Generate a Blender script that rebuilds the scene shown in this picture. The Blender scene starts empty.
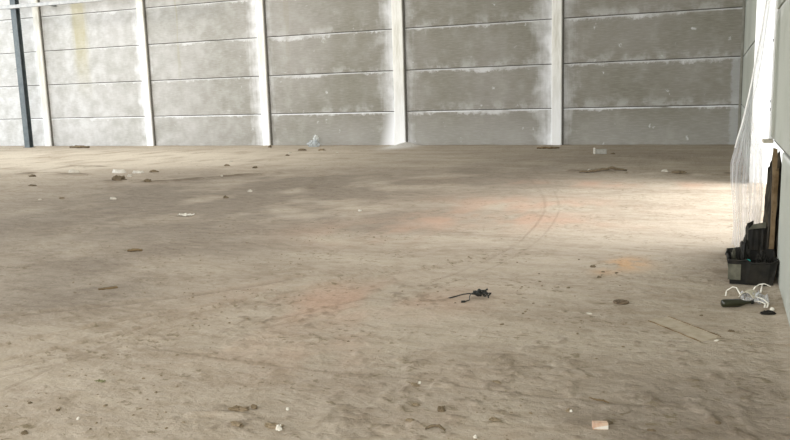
import bpy, bmesh, math, random
import numpy as np
from mathutils import Vector, Matrix, noise
random.seed(7)
S = bpy.context.scene
COL = S.collection

# ------------------------------------------------------------------ camera
EYE = 1.52
cam = bpy.data.objects.new('camera', bpy.data.cameras.new('camera'))
COL.objects.link(cam); S.camera = cam
rt = Vector((0.92376, 0.38188, -0.02888)); dn = Vector((0.03463, -0.15839, -0.98677)); fw = Vector((-0.38140, 0.91054, -0.15954))
cam.matrix_world = Matrix((( rt.x, -dn.x, -fw.x, 0), (rt.y, -dn.y, -fw.y, 0), (rt.z, -dn.z, -fw.z, EYE), (0, 0, 0, 1)))
cam.data.sensor_width = 36; cam.data.lens = 782 / 790 * 36
cam.data.clip_start = .05; cam.data.clip_end = 300

# ------------------------------------------------------------------ light
W = bpy.data.worlds.new('overcast_sky'); S.world = W; W.use_nodes = True
wb = W.node_tree.nodes['Background']; wb.inputs[0].default_value = (.93, .97, 1, 1); wb.inputs[1].default_value = 2.3

def area(name, loc, aim, sx, sy, power, col):
    l = bpy.data.lights.new(name, 'AREA'); l.shape = 'RECTANGLE'; l.size = sx; l.size_y = sy; l.energy = power; l.color = col
    o = bpy.data.objects.new(name, l); COL.objects.link(o); o.location = loc
    o.rotation_euler = (Vector(aim) - Vector(loc)).to_track_quat('-Z', 'Y').to_euler()
    return o
area('open_side_daylight', (-33, 9, 4.2), (-14, 15, 1.0), 14, 6, 3000, (.88, .94, 1))
area('overhead_fill', (-16.5, 16.6, 7.2), (-16.5, 16.8, 0), 15, 3, 640, (1, .97, .92))  # added overhead fill, lifts the far left floor and back wall
area('doorway_daylight', (4.8, 13.2, 5.8), (-1.8, 9.2, 0), 10.0, 5.0, 1650, (1, .97, .94))
area('front_fill', (-4, -6, 4.2), (-3, 8, 0.5), 12, 5, 980, (1, .94, .87))  # added fill from behind the camera, brightens the foreground

S.view_settings.view_transform = 'Standard'; S.view_settings.look = 'None'
S.view_settings.gamma = 1; S.view_settings.use_curve_mapping = False; S.view_settings.exposure = 0.0

# ------------------------------------------------------------------ helpers
def tag(o, label=None, cat=None, group=None, kind=None):
    if label: o['label'] = label
    if cat: o['category'] = cat
    if group: o['group'] = group
    if kind: o['kind'] = kind
    return o

def link(name, verts, faces, mat, parent=None, smooth=False):
    me = bpy.data.meshes.new(name); me.from_pydata([tuple(v) for v in verts], [], faces); me.update()
    o = bpy.data.objects.new(name, me); COL.objects.link(o)
    if mat: me.materials.append(mat)
    if parent: o.parent = parent
    if smooth: me.polygons.foreach_set('use_smooth', [True] * len(me.polygons))
    return o

def empty(name, loc, rz=0):
    o = bpy.data.objects.new(name, None); COL.objects.link(o); o.location = loc; o.rotation_euler = (0, 0, rz); o.empty_display_size = .1
    return o

class MB:
    def __init__(s): s.v = []; s.f = []
    def add(s, v, f):
        n = len(s.v); s.v += [tuple(p) for p in v]; s.f += [tuple(i + n for i in q) for q in f]; return s
    def box(s, x0, x1, y0, y1, z0, z1, M=None):
        v = [Vector((x, y, z)) for z in (z0, z1) for x, y in ((x0, y0), (x1, y0), (x1, y1), (x0, y1))]
        if M: v = [M @ p for p in v]
        return s.add(v, [(3, 2, 1, 0), (4, 5, 6, 7), (0, 1, 5, 4), (1, 2, 6, 5), (2, 3, 7, 6), (3, 0, 4, 7)])
    def tube(s, pts, r, n=8, flat=1.0):
        pts = [Vector(p) for p in pts]; rings = []; V = []
        for i, p in enumerate(pts):
            t = (pts[min(i + 1, len(pts) - 1)] - pts[max(i - 1, 0)]).normalized()
            a = t.cross(Vector((0, 0, 1)));
            if a.length < .05: a = t.cross(Vector((1, 0, 0)))
            a.normalize(); b = t.cross(a).normalized()
            rr = r[i] if isinstance(r, (list, tuple)) else r
            for k in range(n):
                an = 2 * math.pi * k / n; V.append(p + a * math.cos(an) * rr + b * math.sin(an) * rr * flat)
        F = []
        for i in range(len(pts) - 1):
            for k in range(n):
                F.append((i * n + k, i * n + (k + 1) % n, (i + 1) * n + (k + 1) % n, (i + 1) * n + k))
        F.append(tuple(range(n))[::-1]); F.append(tuple((len(pts) - 1) * n + k for k in range(n)))
        return s.add(V, F)
    def lathe(s, prof, n=24, M=None):
        V = []
        for r, z in prof:
            for k in range(n):
                a = 2 * math.pi * k / n; p = Vector((r * math.cos(a), r * math.sin(a), z)); V.append(M @ p if M else p)
        F = [(i * n + k, i * n + (k + 1) % n, (i + 1) * n + (k + 1) % n, (i + 1) * n + k) for i in range(len(prof) - 1) for k in range(n)]
        F.append(tuple(range(n))[::-1]); F.append(tuple((len(prof) - 1) * n + k for k in range(n)))
        return s.add(V, F)
    def build(s, name, mat, parent=None, smooth=False, bevel=0):
        o = link(name, s.v, s.f, mat, parent, smooth)
        if bevel:
            m = o.modifiers.new('bevel', 'BEVEL'); m.width = bevel; m.segments = 2; m.limit_method = 'ANGLE'
        return o

# node shorthand -------------------------------------------------------
class NT:
    def __init__(s, name, rough=.85):
        s.m = bpy.data.materials.new(name); s.m.use_nodes = True; s.t = s.m.node_tree
        s.b = s.t.nodes['Principled BSDF']; s.b.inputs['Roughness'].default_value = rough
        s.b.inputs['Specular IOR Level'].default_value = .25
    def n(s, t, **k):
        o = s.t.nodes.new(t)
        for a, b in k.items(): setattr(o, a, b)
        return o
    def put(s, sock, v):
        if isinstance(v, bpy.types.NodeSocket): s.t.links.new(v, sock)
        elif isinstance(v, (tuple, list)) and len(v) == 3 and sock.type == 'RGBA': sock.default_value = (*v, 1)
        else: sock.default_value = v
    def math(s, op, a, b=0.0, c=None, clamp=False):
        o = s.n('ShaderNodeMath', operation=op, use_clamp=clamp); s.put(o.inputs[0], a); s.put(o.inputs[1], b)
        if c is not None: s.put(o.inputs[2], c)
        return o.outputs[0]
    def ramp(s, v, a, b, lo=0.0, hi=1.0):
        o = s.n('ShaderNodeMapRange', interpolation_type='SMOOTHSTEP'); s.put(o.inputs[0], v); s.put(o.inputs[1], a); s.put(o.inputs[2], b); s.put(o.inputs[3], lo); s.put(o.inputs[4], hi)
        return o.outputs[0]
    def mix(s, f, a, b, mode='MIX'):
        o = s.n('ShaderNodeMix', data_type='RGBA', blend_type=mode); s.put(o.inputs[0], f); s.put(o.inputs[6], a); s.put(o.inputs[7], b)
        return o.outputs[2]
    def coord(s): return s.n('ShaderNodeTexCoord').outputs['Object']
    def xyz(s, v):
        o = s.n('ShaderNodeSeparateXYZ'); s.put(o.inputs[0], v); return o.outputs
    def map(s, v, scale=(1, 1, 1), rot=(0, 0, 0), loc=(0, 0, 0)):
        o = s.n('ShaderNodeMapping'); s.put(o.inputs[0], v); o.inputs[1].default_value = loc; o.inputs[2].default_value = rot; o.inputs[3].default_value = scale
        return o.outputs[0]
    def noise(s, v, scale, detail=4, rough=.55, dist=0):
        o = s.n('ShaderNodeTexNoise'); s.put(o.inputs['Vector'], v); o.inputs['Scale'].default_value = scale; o.inputs['Detail'].default_value = detail
        o.inputs['Roughness'].default_value = rough; o.inputs['Distortion'].default_value = dist
        return o.outputs[0]
    def attr(s, name): return s.n('ShaderNodeAttribute', attribute_name=name).outputs['Fac']
    def bump(s, h, strength=.4, dist=.01):
        o = s.n('ShaderNodeBump'); o.inputs['Strength'].default_value = strength; o.inputs['Distance'].default_value = dist; s.put(o.inputs['Height'], h)
        s.put(s.b.inputs['Normal'], o.outputs[0])
    def color(s, v): s.put(s.b.inputs['Base Color'], v)

def simple(name, a, b, scale=20, rough=.8, metal=0, bump=.3, spec=.25):
    t = NT(name, rough); c = t.coord(); n = t.noise(c, scale, 5)
    t.color(t.mix(t.ramp(n, .3, .7), a, b)); t.bump(n, bump, .005); t.b.inputs['Metallic'].default_value = metal; t.b.inputs['Specular IOR Level'].default_value = spec
    return t.m

# ------------------------------------------------------------------ setting constants
YB = 21.42          # back wall face
XR = 0.44           # right wall face
PER = 4.57; X0 = -4.12   # column spacing
COLX = [X0 - PER * k for k in range(5)]
JOINTS = [1.0, 2.18, 3.36, 4.54, 5.72]

# ---- wall material: cast concrete panels with lime bloom along columns and joints
def wall_mat(name, axis, base_a, base_b, off, per, left_gain=True, halo_w=1.0, white=1.0):
    t = NT(name, .9); c = t.coord(); x, y, z = t.xyz(c)[:3]
    h = x if axis == 'x' else y
    cv = t.n('ShaderNodeCombineXYZ'); t.put(cv.inputs[0], h); t.put(cv.inputs[2], z); P = cv.outputs[0]
    big = t.noise(P, .45, 3); mid = t.noise(P, 2.2, 6, .6)
    lines = t.noise(t.map(P, (4.0, 1, 40)), 1.0, 4, .65)
    drip = t.noise(t.map(P, (9, 1, .8)), 1.0, 5, .65)
    blot = t.noise(P, 7, 7, .7)
    u = t.math('PINGPONG', t.math('SUBTRACT', h, off), per / 2)
    fr = t.math('FRACT', t.math('DIVIDE', t.math('SUBTRACT', z, 1.0 - 1.18 * 3), 1.18))
    below = t.math('SUBTRACT', 1.0, fr)          # 0 right under a joint
    col = t.mix(t.ramp(big, .3, .7), base_a, base_b)
    col = t.mix(t.math('MULTIPLY', t.ramp(lines, .4, .72), .30), col, (.46, .45, .42))
    col = t.mix(t.math('MULTIPLY', t.ramp(mid, .45, .8), .45), col, (.42, .41, .37))
    col = t.mix(t.math('MULTIPLY', t.ramp(mid, .25, .45, 1, 0), .25), col, (.16, .155, .12))
    # bloom halo beside the columns
    nz = t.math('ADD', t.math('MULTIPLY', drip, .35), t.math('MULTIPLY', mid, .65))
    uu = t.math('ADD', u, t.math('MULTIPLY', t.math('SUBTRACT', nz, .5), -1.3))
    sg = t.math('WRAP', t.math('SUBTRACT', h, off), per / 2, -per / 2)
    uu = t.math('ADD', uu, t.math('MULTIPLY', t.ramp(sg, -.02, .02), .20))
    halo = t.ramp(uu, -.12, .80 * halo_w, 1, 0)
    if left_gain: halo = t.math('MULTIPLY', halo, t.ramp(h, -.8, -1.8))
    # fringe under the joints, broken up
    wid = t.math('MULTIPLY', t.ramp(t.math('ADD', t.math('MULTIPLY', big, .5), t.math('MULTIPLY', blot, .5)), .36, .70), .17)
    fringe = t.math('MULTIPLY', t.ramp(t.math('SUBTRACT', below, wid), -.05, .03, 1, 0), t.ramp(t.noise(P, .9, 4, .7), .38, .60, .25, 1))
    lower = t.ramp(t.math('ADD', fr, t.math('MULTIPLY', blot, .15)), .20, .02, 1, 0)
    bandlow = t.math('MULTIPLY', t.ramp(fr, .0, .30, 1, 0), t.ramp(mid, .42, .62))
    spots = t.math('MULTIPLY', t.ramp(t.noise(P, 3.3, 3, .5), .66, .70), t.ramp(blot, .45, .6))
    f = t.math('MAXIMUM', t.math('MULTIPLY', halo, .92), t.math('MULTIPLY', fringe, .55))
    f = t.math('MAXIMUM', f, t.math('MULTIPLY', bandlow, .22)); f = t.math('MAXIMUM', f, t.math('MULTIPLY', spots, .5))
    f = t.math('MAXIMUM', f, t.math('MULTIPLY', t.ramp(drip, .66, .8), .3))
    line = t.math('MULTIPLY', t.ramp(t.math('ADD', below, t.math('MULTIPLY', blot, -.03)), .035, .005, 0, 1), t.ramp(t.noise(P, .8, 3, .6), .30, .50))
    line = t.math('MULTIPLY', line, t.ramp(z, 1.3, .9, .6, 1.0)); f = t.math('MAXIMUM', f, t.math('MULTIPLY', line, .95))
    if left_gain:
        sp = t.ramp(t.math('ADD', t.math('ABSOLUTE', t.math('SUBTRACT', h, X0 - PER - .12)), t.math('MULTIPLY', z, .25)), .75, .15); f = t.math('MAXIMUM', f, sp)
    # lowest course turns slightly whiter
    f = t.math('MAXIMUM', f, t.math('MULTIPLY', t.ramp(t.math('ADD', z, t.math('MULTIPLY', mid, .8)), 1.5, .5), .10))
    if left_gain:      # whiter leftwards: salts plus daylight from the left painted into the colour
        g = t.ramp(h, -8, -23, 0, .48)
        f = t.math('MAXIMUM', f, t.math('MULTIPLY', g, t.ramp(t.math('ADD', mid, t.math('MULTIPLY', lines, .3)), .45, .85, .55, 1)))
    f = t.math('MULTIPLY', f, white, clamp=True)
    col = t.mix(f, col, (.86, .87, .885))
    if left_gain:      # one ochre run-off streak and a vertical joint stain
        for sx, w, cc, am in ((-20.55, .45, (.40, .35, .17), .65), (-16.45, .07, (.36, .33, .2), .5), (-12.35, .12, (.30, .27, .2), .35)):
            d = t.math('ABSOLUTE', t.math('ADD', t.math('SUBTRACT', h, sx), t.math('MULTIPLY', t.math('SUBTRACT', drip, .5), .5)))
            m = t.math('MULTIPLY', t.ramp(d, w * .3, w, 1, 0), t.ramp(z, 1.4, 3.8, 0, am * .75)); col = t.mix(m, col, cc)
        d = t.ramp(t.math('ADD', h, t.math('MULTIPLY', blot, .22)), .26, .34)      # grout smear beside the corner
        col = t.mix(t.math('MULTIPLY', d, t.math('MULTIPLY', t.ramp(z, 2.4, 2.0), .45)), col, (.50, .52, .53))
    t.color(col); t.bump(t.math('ADD', t.math('MULTIPLY', lines, .5), t.math('MULTIPLY', blot, .5)), .35, .01)
    return t.m
M_back = wall_mat('precast_concrete_back', 'x', (.225, .212, .170), (.285, .268, .235), X0, PER)
M_right = wall_mat('precast_concrete_right', 'y', (.37, .385, .33), (.44, .46, .40), 12.9, 9.0, False, .5, .45)
M_joint = simple('dark_joint_mortar', (.10, .095, .08), (.16, .15, .13), 30)

# ------------------------------------------------------------------ floor
rng = np.random.RandomState(3)
def vnoise(x, y, seed):
    xi = np.floor(x).astype(np.int64); yi = np.floor(y).astype(np.int64); fx = x - xi; fy = y - yi
    fx = fx * fx * (3 - 2 * fx); fy = fy * fy * (3 - 2 * fy)
    def h(a, b):
        n = (a * 374761393 + b * 668265263 + seed * 1442695041) & 0xffffffff
        n = ((n ^ (n >> 13)) * 1274126177) & 0xffffffff
        return ((n ^ (n >> 16)) & 0xffff) / 65535.0
    return (h(xi, yi) * (1 - fx) + h(xi + 1, yi) * fx) * (1 - fy) + (h(xi, yi + 1) * (1 - fx) + h(xi + 1, yi + 1) * fx) * fy
def fbm(x, y, seed, oc=4):
    s = 0; a = .5; t = 0
    for i in range(oc):
        s = s + a * vnoise(x * 2 ** i, y * 2 ** i, seed + i * 17); t += a; a *= .5
    return s / t
def sstep(v, a, b):
    q = np.clip((v - a) / (b - a), 0, 1); return q * q * (3 - 2 * q)
def dist_poly(x, y, P):
    d = np.full(np.shape(x), 1e9)
    for (ax, ay), (bx, by) in zip(P[:-1], P[1:]):
        L = (bx - ax) ** 2 + (by - ay) ** 2
        t = np.clip(((x - ax) * (bx - ax) + (y - ay) * (by - ay)) / L, 0, 1)
        d = np.minimum(d, np.hypot(x - ax - t * (bx - ax), y - ay - t * (by - ay)))
    return d
TRACKS = [([(-4.3, 2.6), (-3.95, 3.23), (-3.62, 3.89), (-3.27, 4.91), (-2.89, 5.68), (-2.6, 6.4)], .022, .012),
          ([(-4.6, 2.8), (-4.2, 3.45), (-3.8, 4.19), (-3.23, 4.98), (-2.38, 6.21), (-1.9, 7.0)], .022, .011),
          ([(-3.95, 2.9), (-3.55, 3.55), (-2.91, 4.34), (-2.28, 5.51), (-2.02, 6.22), (-1.87, 7.34), (-1.92, 8.69), (-2.13, 10.26), (-2.74, 12.43), (-3.74, 15.14)], .016, .004),
          ([(-3.8, 2.9), (-3.40, 3.55), (-2.76, 4.34), (-2.13, 5.51), (-1.86, 6.22), (-1.70, 7.34), (-1.74, 8.69), (-1.95, 10.26), (-2.5, 12.43), (-3.4, 15.14)], .012, .003),
          ([(-5.4, 3.1), (-4.77, 3.95), (-4.16, 4.5), (-3.46, 5.34), (-3.0, 6.3)], .04, .008),
          ([(-6.2, 11.22), (-6.71, 12.62), (-7.33, 13.98)], .10, .012),
          ([(-3.53, 2.87), (-3.53, 3.7), (-3.35, 4.2)], .012, .005)]
def smooth(P, k=6):
    Q = []
    for i in range(len(P) - 1):
        a, b, c_, d = P[max(i - 1, 0)], P[i], P[i + 1], P[min(i + 2, len(P) - 1)]
        for j in range(k):
            u = j / k; Q.append(tuple(.5 * (2 * b[m] + (c_[m] - a[m]) * u + (2 * a[m] - 5 * b[m] + 4 * c_[m] - d[m]) * u * u + (3 * b[m] - a[m] - 3 * c_[m] + d[m]) * u ** 3) for m in (0, 1)))
    return Q + [P[-1]]
TRACKS = [(smooth(P, 3), w, a) for P, w, a in TRACKS]
CRACK = [(-3.2, 3.72), (-2.63, 3.69), (-1.97, 3.69), (-1.56, 3.73), (-1.11, 3.72), (-0.55, 3.74), (-.1, 3.8)]
RIDGES = [([(-10.95, 11.8), (-10.2, 11.75), (-9.63, 11.95), (-9.2, 12.5), (-8.95, 12.9), (-8.3, 13.6)], .16, .035),
          ([(-14.2, 12.8), (-13.5, 12.9), (-12.6, 12.8)], .14, .03), ([(-14.6, 14.6), (-13.6, 14.5)], .12, .03),
          ([(-2.5, 14.6), (-2.0, 14.5), (-1.2, 14.4), (-.5, 14.35), (.3, 14.4)], .13, .035),
          ([(-2.1, 3.02), (-2.2, 3.0), (-2.35, 2.96)], .025, .012)]
def clods(x, y):
    m = 0
    for cx, cy, rx, ry in ((-1.1, 3.35, .75, .5), (-.35, 4.45, .7, .4), (.05, 3.7, .5, .5), (-1.95, 3.0, .5, .25), (-1.0, 4.0, .7, .35), (-2.9, 4.6, .5, .5), (-2.2, 5.4, .5, .5)):
        m = np.maximum(m, np.exp(-(((x - cx) / rx) ** 2 + ((y - cy) / ry) ** 2)))
    return sstep(fbm(x * 13, y * 15, 141, 3), .63, .73) * sstep(fbm(x * 30, y * 30, 151, 2), .25, .55) * sstep(m, .15, .6)
def fh(x, y):
    x = np.asarray(x, float); y = np.asarray(y, float)
    wx = fbm(x * .9, y * .9, 90, 2) * 1.2
    h = .018 * (fbm(x * .55 + wx, y * .55, 1, 3) - .5) + .007 * (fbm(x * 3, y * 3, 5, 3) - .5)
    h += .005 * (fbm(x * 17, y * 12, 9, 3) - .5) + .006 * sstep(fbm(x * 26, y * 18, 19, 2), .62, .85) * sstep(fbm(x * 1.6, y * 1.6, 61, 3), .40, .6)
    patch = sstep(fbm(x * 1.3, y * 1.3, 33, 3), .42, .62)
    near = sstep(y, 5.2, 3.2)
    cl = sstep(fbm(x * 15, y * 10, 41, 3), .58, .78)
    h += cl * (.004 * patch + .006 * near * patch + .002)
    for P, w, a in TRACKS:
        d = dist_poly(x, y, P); k = .6 + .8 * fbm(x * 5, y * 5, 71, 2)
        h += -a * .8 * np.exp(-(d / w) ** 2) * k + a * .9 * np.exp(-((d - 1.9 * w) / (w * .7)) ** 2) * k
    d = dist_poly(x, y, CRACK); h += -.006 * np.exp(-(d / .012) ** 2) * sstep(fbm(x * 4, y * 4, 8, 2), .3, .5)
    for P, w, a in RIDGES:
        d = dist_poly(x, y, P); h += a * np.exp(-(d / w) ** 2) * (.35 + 1.1 * fbm(x * 3.5, y * 6, 12, 3))
    h += .018 * sstep(y, YB - .6, YB) * (.3 + 1.1 * fbm(x * 1.7, y * 3, 55, 3))
    h += .10 * np.exp(-(((x + 8.5) / .22) ** 2 + ((y - YB + .2) / .8) ** 2))          # spill at the foot of one column
    h += .008 * clods(x, y)
    h += .012 * sstep(x, XR - .10, XR)
    return h
def fz(x, y): return float(fh(np.array([x]), np.array([y]))[0])

def lines_(a, b, fine, lo, hi, growth):
    L = [lo]; s = fine
    while L[-1] < hi: L.append(L[-1] + fine)
    s = fine
    while L[-1] < b: s *= growth; L.append(L[-1] + s)
    s = fine
    while L[0] > a: s *= growth; L.insert(0, L[0] - s)
    return L
xs = [-v for v in lines_(-.66, 44, .015, -.46, 3.3, 1.012)]; xs = sorted(xs); xs = [min(v, .66) for v in xs]
ys = lines_(-8, YB + .3, .015, 2.3, 6.0, 1.010)
GX, GY = np.meshgrid(np.array(xs), np.array(ys)); Z = fh(GX, GY)
Z = np.where(GY < 0, Z * .3, Z)
nx, ny = len(xs), len(ys)
me = bpy.data.meshes.new('floor')
co = np.stack([GX, GY, Z], -1).reshape(-1, 3).astype(np.float32)
idx = np.arange(nx * ny).reshape(ny, nx)
q = np.stack([idx[:-1, :-1], idx[:-1, 1:], idx[1:, 1:], idx[1:, :-1]], -1).reshape(-1, 4).astype(np.int32)
me.vertices.add(len(co)); me.vertices.foreach_set('co', co.ravel())
me.loops.add(q.size); me.loops.foreach_set('vertex_index', q.ravel())
me.polygons.add(len(q)); me.polygons.foreach_set('loop_start', np.arange(0, q.size, 4, dtype=np.int32)); me.polygons.foreach_set('loop_total', np.full(len(q), 4, dtype=np.int32))
me.update(calc_edges=True); me.polygons.foreach_set('use_smooth', [True] * len(me.polygons))
def put_attr(n, A):
    a = me.attributes.new(n, 'FLOAT', 'POINT'); a.data.foreach_set('value', A.reshape(-1).astype(np.float32))
blob = lambda cx, cy, rx, ry, th=0: np.exp(-((((GX - cx) * math.cos(th) + (GY - cy) * math.sin(th)) / rx) ** 2 + ((-(GX - cx) * math.sin(th) + (GY - cy) * math.cos(th)) / ry) ** 2))
n1 = fbm(GX * 1.1, GY * 1.1, 201, 4); n2 = fbm(GX * 2.6 + 5, GY * 1.3, 211, 4)
darker_floor = 1.3 * blob(-6.5, 9.3, 3.6, 1.9, -.25) + .8 * blob(-7.5, 12.6, 4.0, 1.6, -.1) + .6 * blob(-4.2, 13.5, 2.2, 2.4) + .5 * blob(-5.4, 6.2, 1.5, .9, .4) + .35 * blob(-1, 3.4, 1.5, .8)  # broad areas where the floor colour is darker
darker_floor += .7 * blob(.1, 3.5, .7, 1.1) + .7 * blob(-4.9, 4.6, 1.2, .8, .6) + .55 * blob(-7.8, 6.6, 2.5, 1.3, -.3) + .5 * blob(-1.5, 17.5, 5.5, 2.2)
darker_floor = np.clip(darker_floor * 1.5 * sstep(n1 + .35 * n2, .25, .95), 0, 1)
put_attr('darker_floor', darker_floor)
put_attr('pale', np.clip((blob(-16.5, 17.6, 7.5, 2.6) + .8 * blob(-15, 14.4, 2.5, 1.5) + .4 * blob(-11, 15.5, 2, 1.2)) * sstep(n2, .2, .6) * 1.2, 0, 1))
red = .9 * blob(-2.5, 5.1, .8, .55, .3) + 1.0 * blob(-2.7, 9.0, 1.1, .8, .5) + .8 * blob(-2.4, 10.4, 1.3, .6) + .9 * blob(-1.3, 12.7, 2.2, .45) + .5 * blob(-3.6, 7.7, .9, .6) + .4 * blob(-2.1, 3.9, .8, .4) + .6 * blob(-1.7, 8.9, .9, .3) + .3 * blob(-.9, 3.2, .5, .2)
red = np.clip(red * sstep(n2, .30, .72) * 1.25, 0, 1)
put_attr('red', red)
rust = np.clip(blob(-.71, 6.9, .17, .24) * 1.3 * sstep(fbm(GX * 6, GY * 6, 300, 3), .3, .6) + .6 * blob(-.86, 6.55, .1, .12), 0, 1)
put_attr('rust', rust)
dark = np.zeros_like(GX)
for P, w, a in RIDGES[:4]: dark = np.maximum(dark, np.exp(-(dist_poly(GX, GY, P) / (w * 1.3)) ** 2) * sstep(fbm(GX * 3, GY * 5, 77, 3), .3, .6))
for P, w, a in TRACKS: dark = np.maximum(dark, .38 * np.exp(-(dist_poly(GX, GY, P) / (w * 1.0)) ** 2) * sstep(n2, .25, .6))
dark = np.maximum(dark, .5 * np.exp(-(dist_poly(GX, GY, CRACK) / .012) ** 2))
dark = np.maximum(dark, .55 * sstep(GY, YB - .35, YB) * sstep(n1, .3, .6))
dark = np.maximum(dark, .60 * clods(GX, GY))
put_attr('dark', dark)
put_attr('lime', np.clip(blob(-8.5, YB - .4, .35, .9) * 1.8, 0, 1))
floor = bpy.data.objects.new('floor', me); COL.objects.link(floor); tag(floor, kind='structure')

t = NT('dusty_dirt_floor', .93); c = t.coord()
A = t.noise(t.map(c, (.5, 1.6, 1), (0, 0, -.5)), 1.1, 6, .6, .6)
B = t.noise(t.map(c, (1, 2.2, 1), (0, 0, .25)), 4.5, 6, .65, .4)
F1 = t.noise(c, 38, 5, .65); G1 = t.noise(c, 150, 3, .6)
col = t.mix(t.ramp(A, .32, .68), (.335, .275, .205), (.46, .395, .31))
col = t.mix(t.math('MULTIPLY', t.ramp(B, .40, .62), .45), col, (.51, .445, .37))
col = t.mix(t.math('MULTIPLY', t.ramp(B, .44, .30), .34), col, (.24, .195, .135))
col = t.mix(t.math('MULTIPLY', t.math('MULTIPLY', t.attr('darker_floor'), t.ramp(B, .25, .6, 1, .7)), .9), col, (.195, .160, .125))
col = t.mix(t.math('MULTIPLY', t.attr('pale'), .75), col, (.62, .56, .46))
col = t.mix(t.math('MULTIPLY', t.attr('red'), .62), col, (.50, .32, .23))
col = t.mix(t.math('MULTIPLY', t.attr('rust'), .7), col, (.60, .36, .18))
col = t.mix(t.math('MULTIPLY', t.attr('dark'), .75), col, (.12, .085, .05))
col = t.mix(t.attr('lime'), col, (.72, .70, .66))
col = t.mix(t.math('MULTIPLY', t.ramp(F1, .50, .72), .28), col, (.20, .165, .11))
col = t.mix(t.math('MULTIPLY', t.ramp(F1, .46, .30), .20), col, (.56, .50, .42))
K = t.noise(t.map(c, (1, 1.5, 1), (0, 0, .3)), 13, 5, .62, .5); K2 = t.noise(c, 1.9, 4, .6)
col = t.mix(t.math('MULTIPLY', t.math('MULTIPLY', t.ramp(K, .56, .64), t.ramp(K2, .45, .58)), .68), col, (.165, .13, .07))
col = t.mix(t.math('MULTIPLY', t.math('MULTIPLY', t.ramp(K, .44, .30), t.ramp(K2, .40, .62)), .30), col, (.55, .50, .42))
t.color(col)
t.bump(t.math('ADD', t.math('ADD', F1, t.math('MULTIPLY', K, 1.5)), t.math('MULTIPLY', G1, .35)), .55, .014)
me.materials.append(t.m)

# ------------------------------------------------------------------ walls
wb_ = MB()
edges = [-45] + COLX[::-1] + [.66]
for a, b in zip(edges[:-1], edges[1:]):
    z0 = -.2
    for j in JOINTS + [6.9, 7.6]:
        wb_.box(a + .004, b - .004, YB, YB + .18, z0, j - .011); z0 = j + .011
wall_back = wb_.build('wall_back', M_back, bevel=.006); tag(wall_back, kind='structure')
core = MB(); core.box(-45, .66, YB + .05, YB + .30, -.2, 7.6)
tag(core.build('trim_1', M_joint), kind='structure')

wr = MB()
Y_HOLE, Y_D0, Y_D1 = 6.70, 8.30, 13.15
wr.box(XR, XR + .2, -8, Y_HOLE, -.2, JOINTS[0] - .012)
wr.box(XR, XR + .2, Y_D1, YB - .02, -.2, JOINTS[0] - .012)
z0 = JOINTS[0] + .012
for j in JOINTS[1:] + [6.9, 7.6]:
    if z0 > 5.6: wr.box(XR, XR + .2, -8, YB - .02, z0, j - .012)
    else:
        wr.box(XR, XR + .2, -8, Y_D0, z0, j - .012); wr.box(XR, XR + .2, Y_D1, YB - .02, z0, j - .012)
    z0 = j + .012
wall_right = wr.build('wall_right', M_right, bevel=.008); tag(wall_right, kind='structure')
core = MB(); core.box(XR + .03, XR + .17, -8, Y_HOLE - .02, -.2, 7.6); core.box(XR + .03, XR + .17, Y_HOLE - .02, Y_D0 - .03, .97, 7.6); core.box(XR + .03, XR + .17, Y_D1 + .03, YB - .02, -.2, 7.6)
tag(core.build('trim_2', M_joint), kind='structure')

# ceiling high above, out of view
M_ceil = simple('grey_roof_sheet', (.40, .40, .38), (.5, .5, .48), 3)
cl = MB(); cl.box(-33, .66, -3, YB + .2, 7.6, 7.75); tag(cl.build('ceiling', M_ceil), kind='structure')
# ground outside the doorway
M_out = simple('pale_outdoor_ground', (.62, .61, .58), (.72, .71, .68), 4)
g = MB(); g.box(.66, 30, -8, 40, -.25, -.02); tag(g.build('floor_outside', M_out), kind='structure')

# ------------------------------------------------------------------ columns
def col_mat():
    t = NT('lime_streaked_column', .85); c = t.coord(); n = t.noise(t.map(c, (6, 6, .9)), 1, 6, .65); b = t.noise(c, 14, 5)
    x, y, z = t.xyz(c)[:3]
    col = t.mix(t.ramp(n, .35, .6), (.68, .66, .58), (.88, .87, .82)); col = t.mix(t.math('MULTIPLY', t.ramp(z, 2.6, .6), .7), col, (.92, .93, .94))
    t.color(col); t.bump(b, .3, .006); return t.m
M_col = col_mat()
M_side_shade = simple('column_side_shade', (.12, .115, .10), (.17, .16, .14), 20)
clabels = ['cream concrete column on the back wall, first left of the right corner', 'white concrete column with lime spilled on the floor at its foot',
           'white concrete column, the middle one of the back wall', 'white concrete column just right of the ochre stained bay',
           'white concrete column next to the dark steel post']
for k, x in enumerate(COLX):
    e = empty('concrete_column', (x, YB, 0)); tag(e, clabels[k], 'column', 'columns along the back wall')
    w = .135 if k != 1 else .165
    p = MB()
    n = 26
    V = []; F = []
    for i in range(n + 1):
        z = -.05 + (7.6 + .05) * i / n
        r1 = (noise.noise(Vector((k * 7, 0, z * 1.7)))) * .012
        wl = w + r1 + (.05 * max(0, 1 - z / .8) if k == 1 else 0)
        for (px, py) in ((-wl, 0.0), (-wl, -.085), (-wl + .015, -.10), (w - .015, -.10), (w, -.085), (w, 0.0)): V.append((px, py, z))
    for i in range(n):
        for j in range(5): F.append((i * 6 + j, i * 6 + j + 1, (i + 1) * 6 + j + 1, (i + 1) * 6 + j))
    F.append((0, 1, 2, 3, 4, 5)); F.append(tuple(n * 6 + j for j in (5, 4, 3, 2, 1, 0)))
    p.add(V, F); p.build('shaft', M_col, e)
    g = MB(); g.box(w + .001, w + .040, -.05, -.001, -.05, 7.6); o = g.build('shade_strip', M_side_shade, e); o['label'] = 'painted shade down the right side'  # added strip: shade on the column's right side as dark colour
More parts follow.
